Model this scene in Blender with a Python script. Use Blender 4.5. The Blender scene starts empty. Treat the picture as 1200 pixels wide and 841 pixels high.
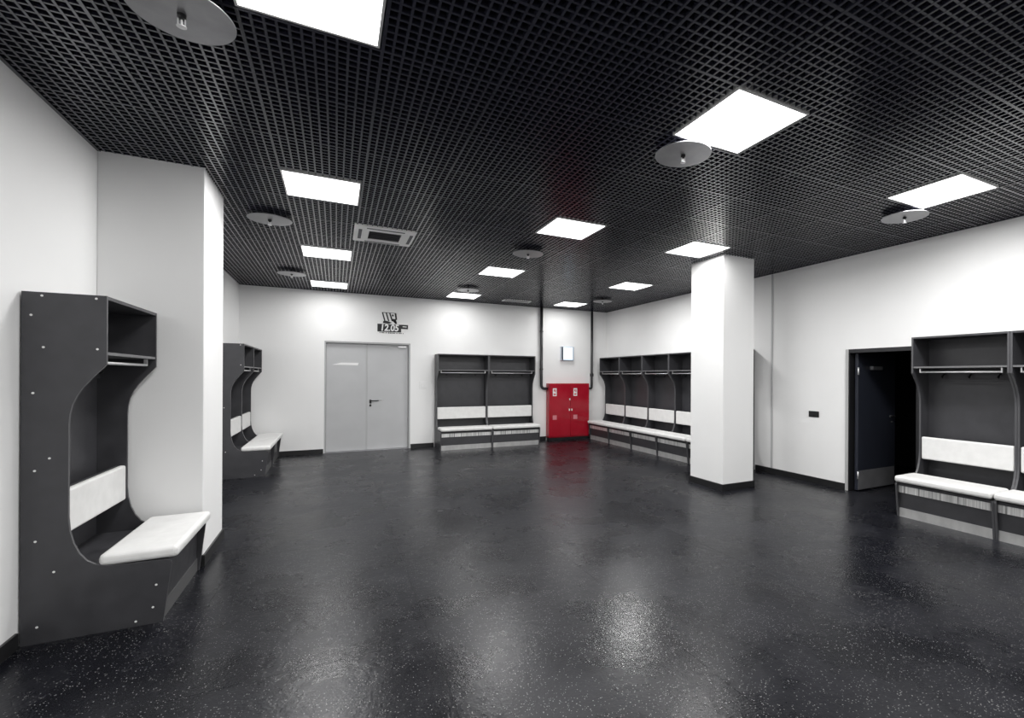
import bpy, bmesh, math, random
from mathutils import Matrix, Vector

random.seed(7)
PI = math.pi
SC = bpy.context.scene
COL = SC.collection

# ------------------------------------------------------------------ camera, world, exposure
F_PX, PX, PY, YAW, ROLL, EYE = 554.6, 676.5, 441.1, 0.472, 0.005, 1.528
cam_d = bpy.data.cameras.new('camera')
cam = bpy.data.objects.new('camera', cam_d)
COL.objects.link(cam)
cam_d.sensor_fit = 'HORIZONTAL'
cam_d.sensor_width = 36.0
cam_d.lens = 36.0 * F_PX / 1200.0
cam_d.shift_x = (600.0 - PX) / 1200.0
cam_d.shift_y = (PY - 420.5) / 1200.0
cam_d.clip_start = 0.05
cam.matrix_world = (Matrix.Translation((0, 0, EYE)) @ Matrix.Rotation(-YAW, 4, 'Z')
                    @ Matrix.Rotation(PI / 2, 4, 'X') @ Matrix.Rotation(ROLL, 4, 'Z'))
SC.camera = cam

world = bpy.data.worlds.new('world')
SC.world = world
world.use_nodes = True
world.node_tree.nodes['Background'].inputs[0].default_value = (0.02, 0.02, 0.022, 1)
world.node_tree.nodes['Background'].inputs[1].default_value = 0.3

SC.view_settings.view_transform = 'Standard'
SC.view_settings.look = 'None'
SC.view_settings.gamma = 1.0
SC.view_settings.use_curve_mapping = False
SC.view_settings.exposure = 0.14
LIGHT_STRENGTH = 4.0      # glow of the lamp diffusers
LAMP_POWER = 30.0          # watts of a panel's own light
LAMP_SPREAD = 180.0        # degrees, opal diffuser
ROW_LEVEL = {-8: .92, -4: .92, 0: 1.0, 4: 1.0, 8: 1.6, 12: .35}   # dimming of the light rows, front to back

# ------------------------------------------------------------------ room dimensions (metres)
XL, XR, YB, YF = -1.577, 6.2, 10.5, -4.2
H = 3.18          # underside of the open grid ceiling
HT = 3.62         # slab above the grid
PILX, PILY0, PILY1 = -0.94, 4.733, 5.446
CX0, CX1, CY0, CY1 = 4.638, 5.208, 4.775, 5.425

# ------------------------------------------------------------------ materials
def mat(name, col, rough=0.5, metal=0.0, spec=0.5, emit=None, strength=0.0):
    m = bpy.data.materials.new(name)
    m.use_nodes = True
    b = m.node_tree.nodes['Principled BSDF']
    b.inputs['Base Color'].default_value = (*col, 1)
    b.inputs['Roughness'].default_value = rough
    b.inputs['Metallic'].default_value = metal
    b.inputs['Specular IOR Level'].default_value = spec
    if emit:
        b.inputs['Emission Color'].default_value = (*emit, 1)
        b.inputs['Emission Strength'].default_value = strength
    return m

def nodes(m):
    return m.node_tree.nodes, m.node_tree.links, m.node_tree.nodes['Principled BSDF']

def noisy(m, c1, c2, scale=6.0, detail=4.0, bump=0.0, bump_scale=120.0, stretch=(1, 1, 1), rough=None):
    n, l, b = nodes(m)
    tc = n.new('ShaderNodeTexCoord')
    mp = n.new('ShaderNodeMapping')
    mp.inputs['Scale'].default_value = stretch
    l.new(tc.outputs['Object'], mp.inputs['Vector'])
    nz = n.new('ShaderNodeTexNoise')
    nz.inputs['Scale'].default_value = scale
    nz.inputs['Detail'].default_value = detail
    l.new(mp.outputs[0], nz.inputs['Vector'])
    cr = n.new('ShaderNodeValToRGB')
    cr.color_ramp.elements[0].position = 0.3
    cr.color_ramp.elements[1].position = 0.7
    cr.color_ramp.elements[0].color = (*c1, 1)
    cr.color_ramp.elements[1].color = (*c2, 1)
    l.new(nz.outputs['Fac'], cr.inputs['Fac'])
    l.new(cr.outputs[0], b.inputs['Base Color'])
    if rough:
        mr = n.new('ShaderNodeMapRange')
        mr.inputs['To Min'].default_value = rough[0]
        mr.inputs['To Max'].default_value = rough[1]
        mr.inputs['From Min'].default_value = 0.3
        mr.inputs['From Max'].default_value = 0.7
        l.new(nz.outputs['Fac'], mr.inputs['Value'])
        l.new(mr.outputs[0], b.inputs['Roughness'])
    if bump:
        n2 = n.new('ShaderNodeTexNoise')
        n2.inputs['Scale'].default_value = bump_scale
        l.new(mp.outputs[0], n2.inputs['Vector'])
        bp = n.new('ShaderNodeBump')
        bp.inputs['Strength'].default_value = bump
        bp.inputs['Distance'].default_value = 0.004
        l.new(n2.outputs['Fac'], bp.inputs['Height'])
        l.new(bp.outputs[0], b.inputs['Normal'])
    return m

M = {}
M['wall'] = noisy(mat('wall_paint', (.8, .8, .8), .62, spec=.3), (.83, .83, .828), (.86, .86, .858), 1.3, 3, .08, 220)
M['black_skirt'] = mat('skirting_black', (.012, .012, .013), .4)
M['laminate'] = noisy(mat('graphite_laminate', (.03, .03, .032), .45), (.034, .034, .038), (.045, .045, .050), 9, 5, .05, 160, rough=(.38, .5))
M['edge'] = mat('edge_banding', (.065, .065, .07), .4)
M['shelf'] = mat('shelf_grey', (.13, .13, .135), .4)
M['cushion'] = noisy(mat('white_vinyl', (.8, .8, .8), .45), (.69, .688, .68), (.75, .748, .74), 14, 4, .1, 260)
M['steel'] = noisy(mat('brushed_steel', (.55, .55, .55), .3, .45), (.42, .42, .42), (.55, .55, .545), 5, 4, .05, 60, stretch=(2, 2, .8), rough=(.3, .42))
M['apron'] = noisy(mat('streaked_apron', (.5, .5, .5), .35, .4), (.34, .34, .34), (.86, .86, .85), 8, 3, .1, 40, stretch=(7, 7, .15), rough=(.25, .45))
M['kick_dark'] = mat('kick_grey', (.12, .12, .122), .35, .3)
M['chrome'] = mat('satin_chrome', (.75, .75, .76), .38, .6)
M['dark_metal'] = mat('dark_metal', (.03, .03, .033), .35, .6)
M['cap'] = mat('screw_cap_white', (.75, .75, .74), .4)
M['grid'] = mat('grid_black', (.023, .024, .039), .24, spec=1.0)
M['plenum'] = mat('plenum_black', (.004, .004, .005), .9)
M['disc'] = noisy(mat('zinc_disc', (.2, .2, .21), .34, .9), (.27, .27, .28), (.36, .36, .37), 7, 3, rough=(.3, .42))
M['lamp_frame'] = mat('lamp_frame', (.6, .6, .6), .4)
M['lamp'] = mat('lamp_diffuser', (.9, .9, .9), .5, emit=(1, .995, .985), strength=LIGHT_STRENGTH)
M['ac'] = mat('ac_plastic', (.88, .88, .87), .4)
M['ac_dark'] = mat('ac_dark', (.09, .09, .1), .5)
M['door'] = noisy(mat('door_grey', (.33, .335, .345), .35), (.46, .465, .475), (.49, .495, .505), 3, 3, .04, 140)
M['door_frame'] = mat('door_frame_grey', (.43, .435, .44), .38)
M['black'] = mat('matte_black', (.008, .008, .009), .45)
M['white'] = mat('plain_white', (.82, .82, .82), .4)
M['red'] = noisy(mat('cabinet_red', (.36, .008, .02), .2), (.34, .006, .018), (.40, .010, .026), 3, 3, rough=(.14, .24))
M['red_print'] = mat('print_red', (.55, .05, .06), .4)
M['pink'] = mat('faded_label', (.62, .22, .25), .4)
M['pipe'] = mat('pipe_black', (.016, .016, .018), .35)
M['navy'] = mat('door_navy', (.022, .025, .036), .38)
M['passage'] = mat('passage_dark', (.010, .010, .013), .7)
M['frame_steel'] = mat('jamb_grey', (.42, .42, .42), .4)
M['kick'] = noisy(mat('kick_steel', (.4, .4, .42), .4, .7), (.36, .36, .38), (.46, .46, .48), 5, 3)
M['screen'] = mat('screen_lit', (.8, .9, 1), .3, emit=(.60, .82, 1), strength=.85)
M['screen_frame'] = mat('screen_frame', (.55, .6, .68), .35)
M['line_grey'] = mat('joint_grey', (.48, .48, .49), .5)

def floor_mat():
    m = mat('speckled_rubber', (.02, .02, .022), .35, spec=.2)
    n, l, b = nodes(m)
    tc = n.new('ShaderNodeTexCoord')
    geo = n.new('ShaderNodeNewGeometry')
    # mottled base
    nz = n.new('ShaderNodeTexNoise'); nz.inputs['Scale'].default_value = 1.5; nz.inputs['Detail'].default_value = 7; nz.inputs['Roughness'].default_value = .6
    l.new(geo.outputs['Position'], nz.inputs['Vector'])
    cr = n.new('ShaderNodeValToRGB')
    cr.color_ramp.elements[0].position = .32; cr.color_ramp.elements[0].color = (.0030, .0032, .005, 1)
    cr.color_ramp.elements[1].position = .72; cr.color_ramp.elements[1].color = (.0125, .0130, .0172, 1)
    l.new(nz.outputs['Fac'], cr.inputs['Fac'])
    # light flecks of two sizes, clustered
    vo = n.new('ShaderNodeTexVoronoi'); vo.inputs['Scale'].default_value = 100
    l.new(geo.outputs['Position'], vo.inputs['Vector'])
    sp = n.new('ShaderNodeSeparateColor'); l.new(vo.outputs['Color'], sp.inputs[0])
    thr = n.new('ShaderNodeMath'); thr.operation = 'MULTIPLY'; l.new(sp.outputs[0], thr.inputs[0]); thr.inputs[1].default_value = .30
    lt = n.new('ShaderNodeMath'); lt.operation = 'LESS_THAN'; l.new(vo.outputs['Distance'], lt.inputs[0]); l.new(thr.outputs[0], lt.inputs[1])
    nc = n.new('ShaderNodeTexNoise'); nc.inputs['Scale'].default_value = 3.1; nc.inputs['Detail'].default_value = 4
    l.new(geo.outputs['Position'], nc.inputs['Vector'])
    gm = n.new('ShaderNodeMapRange'); gm.inputs['From Min'].default_value = .38; gm.inputs['From Max'].default_value = .62; gm.inputs['To Min'].default_value = .25
    l.new(nc.outputs['Fac'], gm.inputs['Value'])
    gt = n.new('ShaderNodeMath'); gt.operation = 'LESS_THAN'; l.new(sp.outputs[1], gt.inputs[0]); l.new(gm.outputs[0], gt.inputs[1])
    mu = n.new('ShaderNodeMath'); mu.operation = 'MULTIPLY'; l.new(lt.outputs[0], mu.inputs[0]); l.new(gt.outputs[0], mu.inputs[1])
    mx = n.new('ShaderNodeMix'); mx.data_type = 'RGBA'
    l.new(mu.outputs[0], mx.inputs['Factor']); l.new(cr.outputs[0], mx.inputs['A']); mx.inputs['B'].default_value = (.22, .22, .22, 1)
    l.new(mx.outputs['Result'], b.inputs['Base Color'])
    mr = n.new('ShaderNodeMapRange'); mr.inputs['From Min'].default_value = .2; mr.inputs['From Max'].default_value = .8
    mr.inputs['To Min'].default_value = .19; mr.inputs['To Max'].default_value = .37
    l.new(nz.outputs['Fac'], mr.inputs['Value']); l.new(mr.outputs[0], b.inputs['Roughness'])
    n3 = n.new('ShaderNodeTexNoise'); n3.inputs['Scale'].default_value = 75; n3.inputs['Detail'].default_value = 3
    l.new(geo.outputs['Position'], n3.inputs['Vector'])
    n4 = n.new('ShaderNodeTexNoise'); n4.inputs['Scale'].default_value = 16; n4.inputs['Detail'].default_value = 3
    l.new(geo.outputs['Position'], n4.inputs['Vector'])
    bp = n.new('ShaderNodeBump'); bp.inputs['Strength'].default_value = .3; bp.inputs['Distance'].default_value = .003
    l.new(n3.outputs['Fac'], bp.inputs['Height'])
    b2 = n.new('ShaderNodeBump'); b2.inputs['Strength'].default_value = .14; b2.inputs['Distance'].default_value = .012
    l.new(n4.outputs['Fac'], b2.inputs['Height']); l.new(bp.outputs[0], b2.inputs['Normal'])
    l.new(b2.outputs[0], b.inputs['Normal'])
    return m
M['floor'] = floor_mat()

# ------------------------------------------------------------------ mesh helpers
class MB:
    def __init__(self):
        self.bm = bmesh.new()
        self.mi = 0
    def face(self, vs):
        f = self.bm.faces.new(vs); f.material_index = self.mi; return f
    def box(self, x0, x1, y0, y1, z0, z1, bev=0.0, seg=2):
        v = [self.bm.verts.new(p) for p in ((x0, y0, z0), (x1, y0, z0), (x1, y1, z0), (x0, y1, z0),
                                            (x0, y0, z1), (x1, y0, z1), (x1, y1, z1), (x0, y1, z1))]
        fs = [self.face([v[i] for i in q]) for q in ((3, 2, 1, 0), (4, 5, 6, 7), (0, 1, 5, 4), (1, 2, 6, 5), (2, 3, 7, 6), (3, 0, 4, 7))]
        if bev:
            es = {e for f in fs for e in f.edges}
            bmesh.ops.bevel(self.bm, geom=list(es), offset=bev, segments=seg, profile=.5, affect='EDGES', material=-1)
        return self
    def prism_x(self, poly, x0, x1, rim=None):
        """polygon of (y, z) points extruded along x"""
        a = [self.bm.verts.new((x0, y, z)) for y, z in poly]
        b = [self.bm.verts.new((x1, y, z)) for y, z in poly]
        self.face(list(reversed(a))); self.face(b)
        k = self.mi
        if rim is not None: self.mi = rim
        n = len(poly)
        for i in range(n):
            j = (i + 1) % n
            self.face([a[i], a[j], b[j], b[i]])
        self.mi = k
        return self
    def tube(self, pts, r, seg=12, cap=True):
        pts = [Vector(p) for p in pts]
        rings = []
        up = None
        for i, p in enumerate(pts):
            d = (pts[min(i + 1, len(pts) - 1)] - pts[max(i - 1, 0)]).normalized()
            if up is None or abs(up.dot(d)) > .98:
                up = Vector((0, 0, 1)) if abs(d.z) < .9 else Vector((1, 0, 0))
            s = d.cross(up).normalized(); t = s.cross(d).normalized(); up = t
            rr = r[i] if isinstance(r, (list, tuple)) else r
            rings.append([self.bm.verts.new(p + (s * math.cos(2 * PI * k / seg) + t * math.sin(2 * PI * k / seg)) * rr) for k in range(seg)])
        for a, b in zip(rings, rings[1:]):
            for k in range(seg):
                f = self.face([a[k], a[(k + 1) % seg], b[(k + 1) % seg], b[k]]); f.smooth = True
        if cap:
            self.face(list(reversed(rings[0]))); self.face(rings[-1])
        return self
    def lathe(self, prof, c=(0, 0, 0), seg=40):
        """profile of (radius, z) turned about z"""
        rings = []
        for r, z in prof:
            rings.append([self.bm.verts.new((c[0] + r * math.cos(2 * PI * k / seg), c[1] + r * math.sin(2 * PI * k / seg), c[2] + z)) for k in range(seg)])
        for a, b in zip(rings, rings[1:]):
            for k in range(seg):
                self.face([a[k], a[(k + 1) % seg], b[(k + 1) % seg], b[k]])
        self.face(list(reversed(rings[0]))); self.face(rings[-1])
        return self
    def build(self, name, mats, parent=None, loc=None, smooth=False):
        bmesh.ops.recalc_face_normals(self.bm, faces=self.bm.faces)
        me = bpy.data.meshes.new(name)
        self.bm.to_mesh(me); self.bm.free()
        if not isinstance(mats, (list, tuple)): mats = [mats]
        for m in mats: me.materials.append(m)
        if smooth:
            for p in me.polygons: p.use_smooth = True
        return link(name, me, parent, loc)

def link(name, me, parent=None, loc=None):
    o = bpy.data.objects.new(name, me)
    COL.objects.link(o)
    if loc is not None: o.location = loc
    if parent is not None: o.parent = parent
    return o

def box(name, m, x0, x1, y0, y1, z0, z1, parent=None, bev=0.0, seg=2):
    return MB().box(x0, x1, y0, y1, z0, z1, bev, seg).build(name, m, parent)

def struct(o):
    o['kind'] = 'structure'
    return o

def thing(name, label, cat, loc=(0, 0, 0), rz=0.0, group=None):
    o = bpy.data.objects.new(name, None)
    o.empty_display_size = .1
    COL.objects.link(o)
    o.location = loc; o.rotation_euler = (0, 0, rz)
    o['label'] = label; o['category'] = cat
    if group: o['group'] = group
    return o

def copy_tree(o, loc, label, parent=None):
    c = o.copy(); COL.objects.link(c)
    if parent is None:
        c.location = loc; c['label'] = label
    else:
        c.parent = parent
    for ch in o.children:
        copy_tree(ch, None, None, c)
    return c

# ------------------------------------------------------------------ room shell
# floor: sub-base plus rubber sheets with thin seams
floor = struct(box('floor', M['black_skirt'], XL - .1, XR + .12, YF - .1, YB + .1, -.10, -.004))
seamx = [XL, -0.745, 0.50, 1.75, 3.0, 4.25, 5.5, XR]
for i in range(len(seamx) - 1):
    cuts = [YF, 2.84 if i % 2 == 1 else (-.4 if i else 1.2), 7.6 if i % 2 else 5.9, YB]
    for j in range(3):
        g = .0010
        box('rubber_sheet', M['floor'], seamx[i] + (g if i else 0), seamx[i + 1] - (g if i < len(seamx) - 2 else 0),
            cuts[j] + (g if j else 0), cuts[j + 1] - (g if j < 2 else 0), -.0035, 0, floor)

wl = struct(box('wall_left', M['wall'], XL - .2, XL, YF - .2, YB + .2, 0, H + .02))
wf = struct(box('wall_front', M['wall'], XL, XR + .12, YF - .2, YF, 0, H + .02))
# back wall with the double door opening
D1X0, D1X1, D1H = -.20, 1.402, 2.205
w = MB()
w.box(XL, D1X0, YB, YB + .2, 0, H + .02); w.box(D1X1, XR + .12, YB, YB + .2, 0, H + .02); w.box(D1X0, D1X1, YB, YB + .2, D1H, H + .02)
struct(w.build('wall_back', M['wall']))
# right wall with the passage opening
D2Y0, D2Y1, D2H = 3.15, 4.075, 1.915
w = MB()
w.box(XR, XR + .12, YF, D2Y0, 0, H + .02); w.box(XR, XR + .12, D2Y1, YB, 0, H + .02); w.box(XR, XR + .12, D2Y0, D2Y1, D2H, H + .02)
struct(w.build('wall_right', M['wall']))
# pilaster against the left wall and free-standing column
struct(box('wall_pilaster', M['wall'], XL, PILX, PILY0, PILY1, 0, HT, bev=.004, seg=1))
struct(box('wall_column', M['wall'], CX0, CX1, CY0, CY1, 0, HT, bev=.004, seg=1))
# vertical joint cover on the right wall
struct(box('trim_1', M['line_grey'], XR - .010, XR, 5.295, 5.325, .09, H))

# skirtings
SK, ST = .088, .014
def skirt(name, parts):
    b = MB()
    for p in parts: b.box(*p, 0, SK)
    return struct(b.build(name, M['black_skirt']))
skirt('baseboard_left', [(XL, XL + ST, YF, 3.75), (XL, XL + ST, PILY1 + ST, 8.48)])
skirt('baseboard_back', [(XL + ST, D1X0 - .01, YB - ST, YB), (D1X1 + .01, 1.885, YB - ST, YB), (4.11, 4.515, YB - ST, YB), (5.605, XR - ST, YB - ST, YB)])
skirt('baseboard_right', [(XR - ST, XR, D2Y1 + .01, 5.63), (XR - ST, XR, 10.235, YB - ST)])
skirt('baseboard_front', [(XL + ST, XR - ST, YF, YF + ST)])
skirt('baseboard_pilaster', [(XL, PILX + ST, PILY0 - ST, PILY0), (PILX, PILX + ST, PILY0, PILY1), (XL, PILX + ST, PILY1, PILY1 + ST)])
skirt('baseboard_column', [(CX0 - ST, CX1 + ST, CY0 - ST, CY0), (CX0 - ST, CX1 + ST, CY1, CY1 + ST), (CX0 - ST, CX0, CY0, CY1), (CX1, CX1 + ST, CY0, CY1)])

# ------------------------------------------------------------------ ceiling: black plenum and open-cell grid tiles
b = MB()
b.box(XL - .2, XR + .12, YF - .2, YB + .2, HT, HT + .1)
b.box(XL - .2, XL, YF - .2, YB + .2, H + .02, HT); b.box(XR, XR + .12, YF - .2, YB + .2, H + .02, HT)
b.box(XL, XR, YB, YB + .2, H + .02, HT); b.box(XL, XR, YF - .2, YF, H + .02, HT)
ceiling = struct(b.build('ceiling', M['plenum']))

TX, TY, CX, CY = .6118, .622, -.109, 2.283      # tile pitch and the centre of tile (0, 0)
NCELL, BW, BH = 12, .0115, .034
def tile_rect(k, j):
    return (CX + (k - .5) * TX, CX + (k + .5) * TX, CY + (j - .5) * TY, CY + (j + .5) * TY)
HOLES = [(XL, PILX, PILY0, PILY1), (CX0, CX1, CY0, CY1)]
def cut(a0, a1, spans):
    segs = [(a0, a1)]
    for s0, s1 in spans:
        nx = []
        for p, q in segs:
            if s1 <= p or s0 >= q: nx.append((p, q)); continue
            if p < s0: nx.append((p, s0))
            if s1 < q: nx.append((s1, q))
        segs = nx
    return [(p, q) for p, q in segs if q - p > .004]
def bar(b, x0, x1, y0, y1, z0, z1):
    """open-topped U bar: sides and soffit only"""
    v = [b.bm.verts.new(p) for p in ((x0, y0, z0), (x1, y0, z0), (x1, y1, z0), (x0, y1, z0), (x0, y0, z1), (x1, y0, z1), (x1, y1, z1), (x0, y1, z1))]
    b.face([v[i] for i in (3, 2, 1, 0)])
    if x1 - x0 < y1 - y0: b.face([v[i] for i in (1, 2, 6, 5)]); b.face([v[i] for i in (3, 0, 4, 7)])
    else: b.face([v[i] for i in (0, 1, 5, 4)]); b.face([v[i] for i in (2, 3, 7, 6)])
def tile_mesh(ox, oy, lim, holes):
    """bars of one tile centred on (ox, oy), clipped to lim and around holes, in tile coordinates"""
    b = MB()
    for i in range(NCELL):
        for axis in (0, 1):
            pitch = (TX if axis == 0 else TY) / NCELL
            edge = i == 0
            wd = .016 if edge else BW
            c0 = (ox if axis == 0 else oy) - (TX if axis == 0 else TY) / 2 + i * pitch
            c1 = c0 + wd
            lo, hi = (lim[0], lim[1]) if axis == 0 else (lim[2], lim[3])
            if c0 < lo or c1 > hi: continue
            s0, s1 = (oy - TY / 2, oy + TY / 2) if axis == 0 else (ox - TX / 2, ox + TX / 2)
            l0, l1 = (lim[2], lim[3]) if axis == 0 else (lim[0], lim[1])
            s0, s1 = max(s0, l0), min(s1, l1)
            if s1 - s0 < .004: continue
            spans = [((h[2], h[3]) if axis == 0 else (h[0], h[1])) for h in holes
                     if ((c1 > h[0] and c0 < h[1]) if axis == 0 else (c1 > h[2] and c0 < h[3]))]
            for p, q in cut(s0, s1, spans):
                z = H + (0 if axis == 0 else .0012) - (.002 if edge else 0)
                if axis == 0: bar(b, c0 - ox, c1 - ox, p - oy, q - oy, z, H + BH)
                else: bar(b, p - ox, q - ox, c0 - oy, c1 - oy, z, H + BH)
    return b

LIGHTS = {(0, 0): 'white ceiling light panel cut off by the top edge of the photo',
          (4, 0): 'largest uncut white ceiling light panel, middle column, one corner touching a sprinkler disc',
          (8, 0): 'square white ceiling light panel at far right above the right wall and its near lockers',
          (0, 4): 'white ceiling light panel in left column, second from the viewpoint, right of the pilaster',
          (4, 4): 'square white ceiling light panel in the middle column, second back from the viewpoint',
          (7, 4): 'square white ceiling light panel touching the top left of the free-standing white column',
          (0, 8): 'square white ceiling light panel in left column beside the air conditioning cassette',
          (4, 8): 'square white ceiling light panel in the middle column, third back from the viewpoint',
          (8, 8): 'square white ceiling light panel left of the column top, above the right wall locker row',
          (0, 12): 'white ceiling light panel in left column, last one before the double door wall',
          (4, 12): 'white ceiling light panel in middle column, last one before the back wall',
          (8, 12): 'white ceiling light panel above the red cabinet between the two black pipes',
          (0, -8): 'square ceiling light panel behind the viewpoint, left column, unseen, added for fill',  # unseen rows from here on, added to fill the near walls with light
          (4, -8): 'square ceiling light panel behind the viewpoint, middle column, unseen, added for fill',
          (8, -8): 'square ceiling light panel behind the viewpoint, right column, unseen, added for fill',
          (0, -4): 'square ceiling light panel above the viewpoint, left column, unseen, added for fill',
          (4, -4): 'square ceiling light panel above the viewpoint, middle column, unseen, added for fill',
          (8, -4): 'square ceiling light panel above the viewpoint, right column, unseen, added for fill'}
OTHER = {(1, 6), (6, 12)}
lim = (XL + .002, XR - .002, YF + .002, YB - .002)
k0, k1 = math.floor((XL - CX) / TX + .5), math.floor((XR - CX) / TX + .5)
j0, j1 = math.floor((YF - CY) / TY + .5), math.floor((YB - CY) / TY + .5)
full = None
for j in range(j0, j1 + 1):
    for k in range(k0, k1 + 1):
        if (k, j) in LIGHTS or (k, j) in OTHER: continue
        r = tile_rect(k, j)
        ox, oy = (r[0] + r[1]) / 2, (r[2] + r[3]) / 2
        inside = r[0] >= lim[0] and r[1] <= lim[1] and r[2] >= lim[2] and r[3] <= lim[3]
        hs = [h for h in HOLES if r[1] > h[0] and r[0] < h[1] and r[3] > h[2] and r[2] < h[3]]
        if inside and not hs:
            if full is None:
                o = tile_mesh(0, 0, (-9, 9, -9, 9), []).build('grid_tile', M['grid'], ceiling, (ox, oy, 0)); full = o.data
            else:
                link('grid_tile', full, ceiling, (ox, oy, 0))
        else:
            mb = tile_mesh(ox, oy, lim, hs)
            if len(mb.bm.faces): mb.build('grid_tile', M['grid'], ceiling, (ox, oy, 0))
# perimeter angle
b = MB()
b.box(XL, XL + .02, YF, PILY0, H - .004, H + .03); b.box(XL, XL + .02, PILY1, YB, H - .004, H + .03); b.box(XR - .02, XR, YF, YB, H - .004, H + .03)
b.box(XL + .02, XR - .02, YB - .02, YB, H - .004, H + .03); b.box(XL + .02, XR - .02, YF, YF + .02, H - .004, H + .03)
struct(b.build('trim_2', M['grid']))

# ceiling light panels
S = .299
proto = None
roots = []
for (k, j), lab in LIGHTS.items():
    loc = (CX + k * TX, CY + j * TY, H - .004)
    if proto is None:
        proto = thing('ceiling_light', lab, 'light', loc, 0, 'square ceiling light panels')
        f = MB()
        for a in ((-S, S, -S, -S + .012), (-S, S, S - .012, S), (-S, -S + .012, -S + .012, S - .012), (S - .012, S, -S + .012, S - .012)):
            f.box(*a, 0, .05)
        f.build('frame', M['lamp_frame'], proto)
        box('diffuser', M['lamp'], -S + .012, S - .012, -S + .012, S - .012, .002, .012, proto)
        box('housing', M['dark_metal'], -S + .012, S - .012, -S + .012, S - .012, .02, .06, proto)
        root = proto
    else:
        root = copy_tree(proto, loc, lab)
    roots.append((root, k, j))
lamp_data = {}
for root, k, j in roots:
    lv = ROW_LEVEL[j] * (1.85 if k == 8 and j <= 0 else 1.0)
    if lv not in lamp_data:
        ld = bpy.data.lights.new('panel_lamp', 'AREA')
        ld.shape = 'SQUARE'; ld.size = .57; ld.energy = LAMP_POWER * lv; ld.spread = math.radians(LAMP_SPREAD); ld.color = (1, .995, .985)
        lamp_data[lv] = ld
    lo = bpy.data.objects.new('panel_lamp', lamp_data[lv]); COL.objects.link(lo); lo.parent = root; lo.location = (0, 0, -.001)

# sprinkler heads with round shield discs
SPR = [((-.62, 2.69), 'large round grey sprinkler shield disc at top left edge beside the cut-off light'),
       ((2.235, 2.71), 'round grey sprinkler shield disc touching the near corner of the big middle light'),
       ((5.06, 2.73), 'round grey sprinkler shield disc beside the far right ceiling light'),
       ((-.615, 5.82), 'round grey sprinkler shield disc right of the pilaster, left of the lights'),
       ((-.63, 8.78), 'small-looking sprinkler shield disc near the ceiling corner above the far left lockers'),
       ((2.25, 5.85), 'round sprinkler shield disc in the middle between two lights of the middle column'),
       ((2.21, 8.86), 'sprinkler shield disc just behind the last light of the middle column'),
       ((5.08, 8.78), 'sprinkler shield disc in the far right ceiling corner beside the pipe')]
proto = None
for (x, y), lab in SPR:
    loc = (x, y, H - .045)
    if proto is None:
        proto = thing('sprinkler', lab, 'sprinkler', loc, 0, 'ceiling sprinklers with shield discs')
        MB().lathe([(.198, .0), (.2, .003), (.2, .005), (.198, .007), (.03, .012)], seg=56).build('shield_disc', M['disc'], proto)
        MB().lathe([(.014, .012), (.014, .042)], seg=14).build('drop_pipe', M['dark_metal'], proto)
        MB().lathe([(.017, .0), (.017, -.012), (.010, -.016), (.010, -.024)], seg=14).build('sprinkler_head', M['black'], proto)
        q = MB()
        for s in (-1, 1): q.box(s * .013 - .002, s * .013 + .002, -.003, .003, -.052, -.02)
        q.lathe([(.004, -.05), (.004, -.022)], seg=8)
        q.build('yoke', M['chrome'], proto)
        MB().lathe([(.004, -.052), (.019, -.053), (.019, -.055), (.004, -.057)], seg=16).build('deflector', M['chrome'], proto)
    else:
        copy_tree(proto, loc, lab)

# air conditioning cassette
ac = thing('air_conditioner', 'light grey square air conditioning cassette with slatted grille in the ceiling', 'air conditioner', (CX + TX, CY + 6 * TY, H - .016))
A = .325; G0, G1, G2, G3 = -.17, .18, -.16, .20
f = MB()
f.box(-A, A, -A, G2, 0, .03, .006, 1); f.box(-A, A, G3, A, 0, .03, .006, 1); f.box(-A, G0, G2, G3, 0, .03); f.box(G1, A, G2, G3, 0, .03)
f.build('panel', M['ac'], ac)
box('grille_back', M['ac_dark'], G0, G1, G2, G3, .026, .03, ac)
for i in range(6):
    y = G2 + .03 + i * .06
    MB().prism_x([(y - .012, .004), (y + .012, .018), (y + .012, .021), (y - .012, .007)], G0, G1).build('slat', M['ac_dark'], ac)
for x0, x1, y0, y1 in ((-.2, .2, -.28, -.245), (-.2, .2, .265, .3), (-.28, -.245, -.2, .2), (.265, .3, -.2, .2)):
    box('air_slot', M['ac_dark'], x0, x1, y0, y1, -.0015, .004, ac)
sd = thing('slot_diffuser', 'low grey ceiling air vent strip close to the back wall above the back lockers', 'vent', (3.53, 9.86, H - .012))
f = MB(); f.box(-.31, .31, -.1, -.07, 0, .04); f.box(-.31, .31, .07, .1, 0, .04); f.box(-.31, -.28, -.07, .07, 0, .04); f.box(.28, .31, -.07, .07, 0, .04)
f.build('frame', M['ac'], sd)
for i in range(3): box('blade', M['ac_dark'], -.28, .28, -.05 + i * .04, -.035 + i * .04, .006, .03, sd)
# the tile that carries the vent strip, open bars around it
r = tile_rect(6, 12)
ox, oy = (r[0] + r[1]) / 2, (r[2] + r[3]) / 2
tile_mesh(ox, oy, lim, [(3.53 - .312, 3.53 + .312, 9.86 - .102, 9.86 + .102)]).build('grid_tile', M['grid'], ceiling, (ox, oy, 0))

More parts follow.
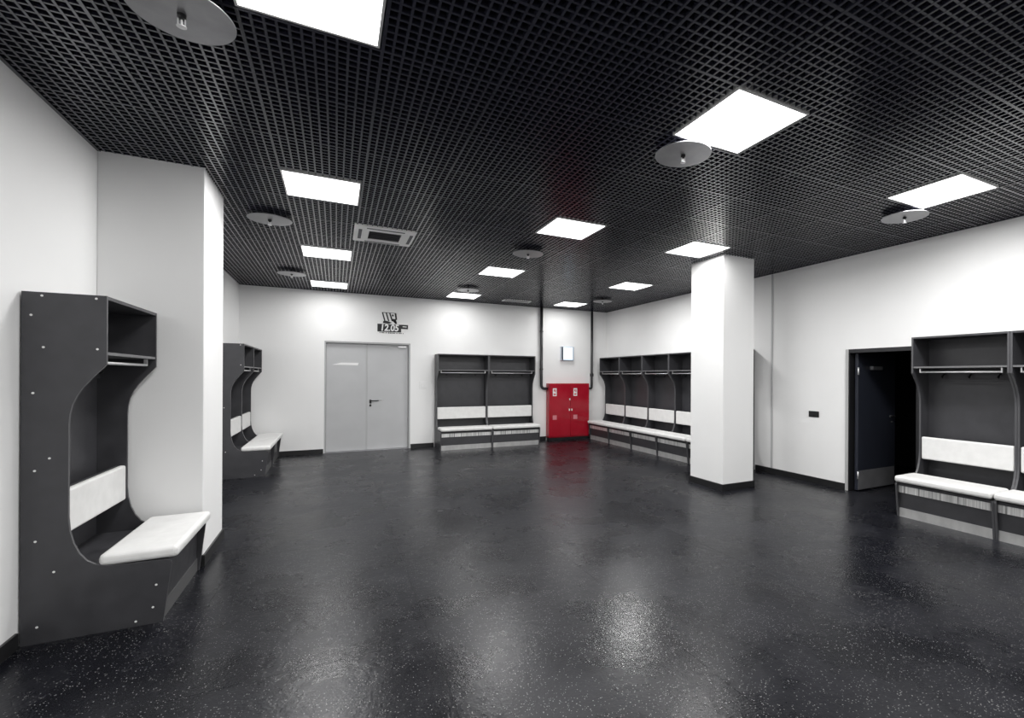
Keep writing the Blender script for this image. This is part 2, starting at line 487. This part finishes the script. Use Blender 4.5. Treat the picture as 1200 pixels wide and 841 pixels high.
# ------------------------------------------------------------------ locker units with bench
T = .019
PROFILE = [(.006, 0), (.628, 0), (.668, .355), (.664, .374), (.640, .382), (.56, .384), (.46, .386), (.38, .39), (.32, .404), (.278, .436), (.246, .484), (.222, .545),
           (.206, .62), (.2, .70), (.2, 1.24), (.203, 1.29), (.214, 1.35), (.234, 1.405), (.262, 1.455), (.31, 1.52), (.362, 1.585), (.362, 1.992), (.006, 1.992)]
CAPS = [(.045, 1.86), (.095, 1.68), (.322, 1.675), (.054, 1.42), (.062, .98), (.122, 1.047), (.066, .58), (.142, .396), (.595, .235), (.58, .1), (.074, .095), (.50, .03), (.088, 1.972), (.316, 1.972)]

def locker(label, W, loc, rz, group, apron=True, caps=None):
    t = thing('locker', label, 'locker', loc, rz, group)
    for i, x in enumerate((0, W - T)):
        sp = MB().prism_x(PROFILE, x, x + T, rim=1).build('side_panel', [M['laminate'], M['edge']], t)
        if caps == i:
            xo = x - .002 if i == 0 else x + T - .001
            for y, z in CAPS:
                MB().tube([(xo, y, z), (xo + .003, y, z)], .0062, 10).build('screw_cap', M['cap'], sp)
    a, c = T, W - T
    box('back_panel', M['laminate'], a, c, .022, .034, .0, 1.992, t)
    f = MB(); f.box(a, c, .034, .36, 1.972, 1.992); f.build('top_panel', [M['laminate']], t)
    box('shelf', M['shelf'], a, c, .034, .358, 1.642, 1.660, t)
    # hanging rail on two brackets
    r = MB().tube([(a + .05, .318, 1.597), (c - .05, .318, 1.597)], .0095, 12).build('hanging_rail', M['chrome'], t)
    for x in (a + .055, c - .055):
        MB().box(x - .006, x + .006, .308, .328, 1.59, 1.642).build('rail_bracket', M['chrome'], r)
    hr = box('hook_rail', M['laminate'], a, c, .034, .052, 1.50, 1.60, t, .002, 1)
    for i in range(3):
        x = a + (c - a) * (.2 + .3 * i)
        MB().tube([(x, .052, 1.575), (x, .075, 1.57), (x, .095, 1.548), (x, .105, 1.535), (x, .118, 1.54), (x, .122, 1.555)], [.011, .008, .008, .008, .008, .01], 8).build('coat_hook', M['black'], hr)
    # backrest and seat cushions
    box('backrest_board', M['laminate'], a, c, .138, .155, .600, .858, t)
    box('backrest_cushion', M['cushion'], a + .003, c - .003, .154, .197, .604, .858, t, .014, 3)
    box('seat_board', M['laminate'], a, c, .23, .64, .345, .372, t)
    box('seat_cushion', M['cushion'], .004, W - .004, .325, .70, .3870, .457, t, .026, 4)
    box('seat_back_filler', M['laminate'], a, c, .034, .23, .345, .372, t)
    box('front_panel', M['laminate'], a, c, .596, .614, .098, .345, t)
    if apron:
        box('apron', M['apron'], a, c, .616, .632, .268, .37, t)
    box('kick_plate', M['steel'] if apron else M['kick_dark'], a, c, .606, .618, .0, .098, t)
    return t

def bank(W, spots, rz, group, apron=True, caps=None):
    p = locker(spots[0][1], W, spots[0][0], rz, group, apron, caps)
    for loc, lab in spots[1:]: copy_tree(p, loc, lab)
    return p

g0 = .004
# nearest left, beside the pilaster
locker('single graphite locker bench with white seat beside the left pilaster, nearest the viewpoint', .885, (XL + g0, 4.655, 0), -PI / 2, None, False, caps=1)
# far left pair
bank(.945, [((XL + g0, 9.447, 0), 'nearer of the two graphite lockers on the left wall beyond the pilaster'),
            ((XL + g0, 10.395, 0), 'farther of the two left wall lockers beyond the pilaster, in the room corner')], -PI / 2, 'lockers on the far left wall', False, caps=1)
# back wall pair
bank(1.093, [((2.996, YB - g0, 0), 'left graphite locker bench of the back wall pair, nearer the grey double door'),
             ((4.092, YB - g0, 0), 'right graphite locker bench of the back wall pair, next to the black pipe')], PI, 'lockers on the back wall')
# far right row
names = ['far right wall locker nearest the room corner and red cabinet', 'second locker of the far right row counted from the room corner',
         'third locker of the far right row, middle bay before the column', 'fourth locker of the far right row, partly hidden by the white column',
         'locker of the far right row fully behind the white column']
bank(.908, [((XR - g0, 10.22 - .912 * (i + 1), 0), names[i]) for i in range(5)], PI / 2, 'lockers on the far right wall')
# near right
bank(.882, [((XR - g0, 2.187, 0), 'graphite locker bench beside the dark open doorway on the right wall'),
            ((XR - g0, 1.302, 0), 'locker bench at the right edge of the photo, mostly cut off')], PI / 2, 'lockers near the right doorway')

# ------------------------------------------------------------------ double door in the back wall
d = thing('door_1', 'x', 'x'); del d['label']; del d['category']; d['kind'] = 'structure'
y0 = YB + .085
f = MB()
f.box(D1X0, D1X0 + .028, YB + .01, YB + .16, 0, D1H); f.box(D1X1 - .028, D1X1, YB + .01, YB + .16, 0, D1H); f.box(D1X0 + .028, D1X1 - .028, YB + .01, YB + .16, D1H - .03, D1H)
f.build('door_frame', M['door_frame'], d)
xm = .575
ll = box('door_leaf', M['door'], D1X0 + .030, xm - .003, y0, y0 + .05, .012, D1H - .033, d, .003, 1)
rl = box('door_leaf', M['door'], xm + .003, D1X1 - .030, y0, y0 + .05, .012, D1H - .033, d, .003, 1)
box('cover_strip', M['door_frame'], xm - .028, xm + .004, y0 - .006, y0 - .0005, .02, D1H - .05, ll)
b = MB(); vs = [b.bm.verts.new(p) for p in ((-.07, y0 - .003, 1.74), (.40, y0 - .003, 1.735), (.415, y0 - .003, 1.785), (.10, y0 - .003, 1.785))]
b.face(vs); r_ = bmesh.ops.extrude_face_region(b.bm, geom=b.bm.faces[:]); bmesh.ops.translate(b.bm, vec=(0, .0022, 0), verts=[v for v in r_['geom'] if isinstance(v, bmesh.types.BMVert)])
o = b.build('stripe', M['white'], ll); o['label'] = 'slim pale sticker on the left door leaf'  # thin pale tapered plate on the left leaf
# lever handle, rose plates and keyhole
hb = MB(); hb.box(.618, .655, y0 - .010, y0, .955, 1.035, .004, 1)
h_ = hb.build('handle_plate', M['black'], rl)
MB().tube([(.637, y0 - .008, 1.012), (.637, y0 - .05, 1.012), (.655, y0 - .055, 1.012), (.79, y0 - .055, 1.012)], .011, 10).build('lever', M['black'], rl)
MB().box(.618, .655, y0 - .010, y0, .895, .94, .004, 1).build('lock_plate', M['black'], rl)
MB().tube([(.81, y0 - .012, 1.03), (.87, y0 - .012, 1.03)], .006, 8).build('latch_pin', M['chrome'], rl)
cl = box('door_closer', M['chrome'], 1.16, 1.33, y0 - .04, y0, 2.11, 2.15, rl, .006, 1)
box('closer_arm', M['door_frame'], 1.0, 1.2, y0 - .03, y0 - .02, 2.145, 2.155, rl)
box('threshold', M['kick'], D1X0 + .028, D1X1 - .028, YB + .0, YB + .14, .0005, .010, d)
box('wall_lining', M['passage'], D1X0, D1X1, YB + .165, YB + .2, 0, D1H, d)

# ------------------------------------------------------------------ open dark door in the right wall and the passage behind it
d = thing('door_2', 'x', 'x'); del d['label']; del d['category']; d['kind'] = 'structure'
f = MB()
f.box(XR - .012, XR + .13, D2Y1 - .05, D2Y1, 0, D2H); f.box(XR - .012, XR + .13, D2Y0, D2Y0 + .05, 0, D2H); f.box(XR - .012, XR + .13, D2Y0 + .05, D2Y1 - .05, D2H - .05, D2H)
f.build('door_frame', M['dark_metal'], d)
box('frame_edge', M['frame_steel'], XR - .018, XR - .0125, D2Y1 - .036, D2Y1 + .004, .002, D2H, d)
LX0, LX1, LY0, LY1 = XR + .075, XR + .93, 3.962, 4.006
lf = box('door_leaf', M['navy'], LX0, LX1, LY0, LY1, .012, D2H - .055, d, .002, 1)
box('kick_plate', M['kick'], LX0 + .01, LX1 - .02, LY0 - .003, LY0 - .0002, .02, .275, lf)
for z in (.22, 1.62):
    MB().tube([(XR + .062, LY0 - .012, z - .05), (XR + .062, LY0 - .012, z + .05)], .011, 10).build('hinge', M['chrome'], lf)
box('closer_body', M['kick'], XR + .33, XR + .56, LY0 - .045, LY0, 1.64, 1.69, lf, .006, 1)
box('handle_plate', M['kick'], XR + .80, XR + .87, LY0 - .008, LY0, .975, 1.0, lf)
box('lock_plate', M['kick'], XR + .83, XR + .865, LY0 - .008, LY0, .90, .918, lf)
MB().tube([(XR + .84, LY0, .99), (XR + .84, LY0 - .05, .99), (XR + .82, LY0 - .055, .99), (XR + .73, LY0 - .055, .99)], .009, 8).build('lever', M['dark_metal'], lf)
PX1 = XR + 2.6
struct(box('floor_passage', M['floor'], XR + .12, PX1, 1.6, 5.0, -.10, -.0002))
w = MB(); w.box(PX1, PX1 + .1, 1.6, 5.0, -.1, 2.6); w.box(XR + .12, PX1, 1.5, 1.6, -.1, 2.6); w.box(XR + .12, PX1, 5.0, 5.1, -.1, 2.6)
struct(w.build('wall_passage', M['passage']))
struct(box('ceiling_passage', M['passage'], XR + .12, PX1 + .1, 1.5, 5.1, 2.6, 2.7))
box('threshold', M['floor'], XR, XR + .12, D2Y0 + .05, D2Y1 - .05, -.0035, -.0001, d)

# ------------------------------------------------------------------ red fire cabinet, its pipes, wall fittings
rc = thing('fire_cabinet', 'glossy red two-door fire cabinet on the back wall between two black pipes', 'cabinet', (0, 0, 0))
rx0, rx1, ry, rz0, rz1 = 4.52, 5.60, 10.30, .062, 1.36
rm = 5.078
box('body', M['red'], rx0, rx1, ry + .02, YB - .001, rz0, rz1, rc, .004, 1)
for a, c in ((rx0 + .012, rm - .003), (rm + .003, rx1 - .012)):
    dr = box('door', M['red'], a, c, ry, ry + .019, rz0 + .03, rz1 - .025, rc, .003, 1)
    # upper label with red print, lower faded label
    lx = a + .075
    lb = box('label_plate', M['white'], lx, lx + .10, ry - .002, ry - .0002, 1.06, 1.245, dr)
    box('print', M['red_print'], lx + .02, lx + .045, ry - .003, ry - .002, 1.17, 1.22, lb)
    box('print', M['red_print'], lx + .055, lx + .08, ry - .003, ry - .002, 1.15, 1.22, lb)
    box('print', M['red_print'], lx + .02, lx + .08, ry - .003, ry - .002, 1.085, 1.12, lb)
    box('small_label', M['pink'], lx, lx + .105, ry - .002, ry - .0002, .495, .60, dr)
    x = c - .03 if a < 5 else a + .03
    MB().box(x - .014, x + .014, ry - .015, ry, .70, .75, .004, 1).build('latch', M['cap'], dr)
    if a < 5: MB().box(x - .005, x + .025, ry - .012, ry, .955, 1.0, .004, 1).build('seal', M['cap'], dr)
struct(box('baseboard_cabinet', M['black_skirt'], rx0 + .01, rx1 - .01, ry + .03, YB - ST - .001, 0, .06))

def bend(p0, c, p1, n=6):
    """points of a quarter bend from p0 round corner c to p1"""
    p0, c, p1 = Vector(p0), Vector(c), Vector(p1)
    return [tuple((1 - t) ** 2 * p0 + 2 * t * (1 - t) * c + t * t * p1) for t in [i / n for i in range(n + 1)]]
yp = YB - .065
pl = thing('standpipe', 'black vertical water pipe left of the red cabinet with a bend into its side', 'pipe', (4.365, yp, 0))
MB().tube([(0, 0, H + .2), (0, 0, 1.36)] + bend((0, 0, 1.34), (0, 0, 1.235), (.10, 0, 1.235)) + [(.153, 0, 1.235)], .034, 16).build('pipe', M['pipe'], pl)
for z in (2.6, 1.7): MB().lathe([(.042, z - .012), (.042, z + .012)], seg=18).build('pipe_clamp', M['pipe'], pl)
for z in (2.6, 1.7): box('clamp_bracket', M['pipe'], -.008, .008, .04, .064, z - .01, z + .01, pl)
pr = thing('standpipe', 'black vertical water pipe right of the red cabinet with a collar above its elbow', 'pipe', (5.735, yp, 0))
MB().tube([(0, 0, H + .2), (0, 0, 1.30)] + bend((0, 0, 1.285), (0, 0, 1.235), (-.05, 0, 1.235)) + [(-.133, 0, 1.235)], .030, 16).build('pipe', M['pipe'], pr)
MB().lathe([(.036, 1.53), (.046, 1.54), (.046, 1.60), (.036, 1.61)], seg=18).build('collar', M['pipe'], pr)
box('clamp_bracket', M['pipe'], -.008, .008, .03, .064, 1.56, 1.58, pr)

sc = thing('wall_screen', 'small lit bluish-white screen box on the wall above the red cabinet', 'screen', (5.06, YB, 2.09))
box('casing', M['screen_frame'], -.175, .175, -.07, -.001, -.17, .17, sc, .006, 1)
box('bezel', M['dark_metal'], -.165, -.125, -.074, -.070, -.16, .16, sc)
box('screen', M['screen'], -.12, .125, -.074, -.070, -.15, .15, sc)
box('display_line', M['screen_frame'], -.09, .03, -.0755, -.074, .06, .075, sc)

sw = thing('wall_switch', 'black double switch plate on the right wall left of the dark doorway', 'switch', (XR, 4.565, 1.0))
box('plate', M['black'], -.010, -.0005, -.082, .082, -.043, .043, sw, .003, 1)
for y in (-.038, .038):
    box('rocker', M['black'], -.0145, -.0105, y - .03, y + .03, -.028, .028, sw, .0015, 1)
wp = thing('wall_plate', 'white square cover plate on the back wall between the double door and lockers', 'switch', (1.665, YB, 1.33))
box('plate', M['white'], -.075, .075, -.009, -.0005, -.075, .075, wp, .003, 1)
box('rocker', M['white'], -.045, .045, -.013, -.0092, -.045, .045, wp, .002, 1)

# ------------------------------------------------------------------ room sign above the double door
sg = thing('room_sign', 'black and white wall sign with striped emblem and number above the double door', 'sign', (0, YB - .0005, 0))
band = MB(); band.box(.757, 1.215, -.004, 0, 2.432, 2.592); band.build('number_band', M['black'], sg)
b = MB(); b.box(1.215, 1.352, -.004, 0, 2.505, 2.594); b.build('arrow_tab', M['black'], sg)
box('tab_line', M['white'], 1.245, 1.325, -.0052, -.0041, 2.545, 2.56, sg)
def text(name, s, size, loc, m, parent, shear=0.0, ext=.0006, sx=1.0):
    cu = bpy.data.curves.new(name, 'FONT'); cu.body = s; cu.size = size; cu.shear = shear; cu.extrude = ext
    cu.align_x = 'CENTER'; cu.align_y = 'CENTER'; cu.offset = size * .03
    tmp = bpy.data.objects.new(name, cu); COL.objects.link(tmp)
    bpy.context.view_layer.update()
    me = bpy.data.meshes.new_from_object(tmp.evaluated_get(bpy.context.evaluated_depsgraph_get()))
    bpy.data.objects.remove(tmp)
    me.transform(Matrix.Rotation(PI / 2, 4, 'X') @ Matrix.Scale(sx, 4, (1, 0, 0)))
    me.materials.clear(); me.materials.append(m)
    return link(name, me, parent, loc)
text('number', '12.05', .185, (.985, -.0052, 2.512), M['white'], sg, .12, sx=.88)
# emblem: slanted stripes forming a small crest
def quad_plate(pts, name, m, z=-.004):
    b = MB()
    a = [b.bm.verts.new((x, z, y)) for x, y in pts]; c = [b.bm.verts.new((x, -.0002, y)) for x, y in pts]
    b.face(a); b.face(list(reversed(c)))
    for i in range(len(pts)):
        j = (i + 1) % len(pts); b.face([a[i], a[j], c[j], c[i]])
    return b.build(name, m, sg)
quad_plate([(.842, 2.835), (1.125, 2.83), (1.10, 2.835 - .012), (.845, 2.822)], 'emblem_bar', M['black'])
for x0, x1 in ((.845, .885), (.915, .96), (.985, 1.03)):
    quad_plate([(x0 - .005, 2.822), (x0 + .022, 2.822), (x1 + .025, 2.655), (x1, 2.655)], 'emblem_stripe', M['black'])
quad_plate([(1.085, 2.822), (1.12, 2.822), (1.135, 2.69), (1.105, 2.69)], 'emblem_stripe', M['black'])
quad_plate([(1.03, 2.79), (1.06, 2.80), (1.07, 2.765), (1.04, 2.755)], 'emblem_stripe', M['black'])
for i in range(3):
    quad_plate([(1.02 + i * .03, 2.70), (1.045 + i * .03, 2.71), (1.115 + i * .01, 2.63 - .01 * i), (1.09 + i * .008, 2.615 - .008 * i)], 'emblem_stripe', M['black'])
quad_plate([(.87, 2.655), (.93, 2.66), (1.04, 2.625), (.98, 2.60), (.86, 2.61)], 'emblem_stripe', M['black'])
x = .80
random.seed(3)
while x < 1.26:
    wd = random.choice((.012, .018, .022))
    quad_plate([(x, 2.402), (x + wd, 2.402), (x + wd, 2.422), (x, 2.422)], 'small_mark', M['black'])
    x += wd + random.choice((.010, .014, .026))
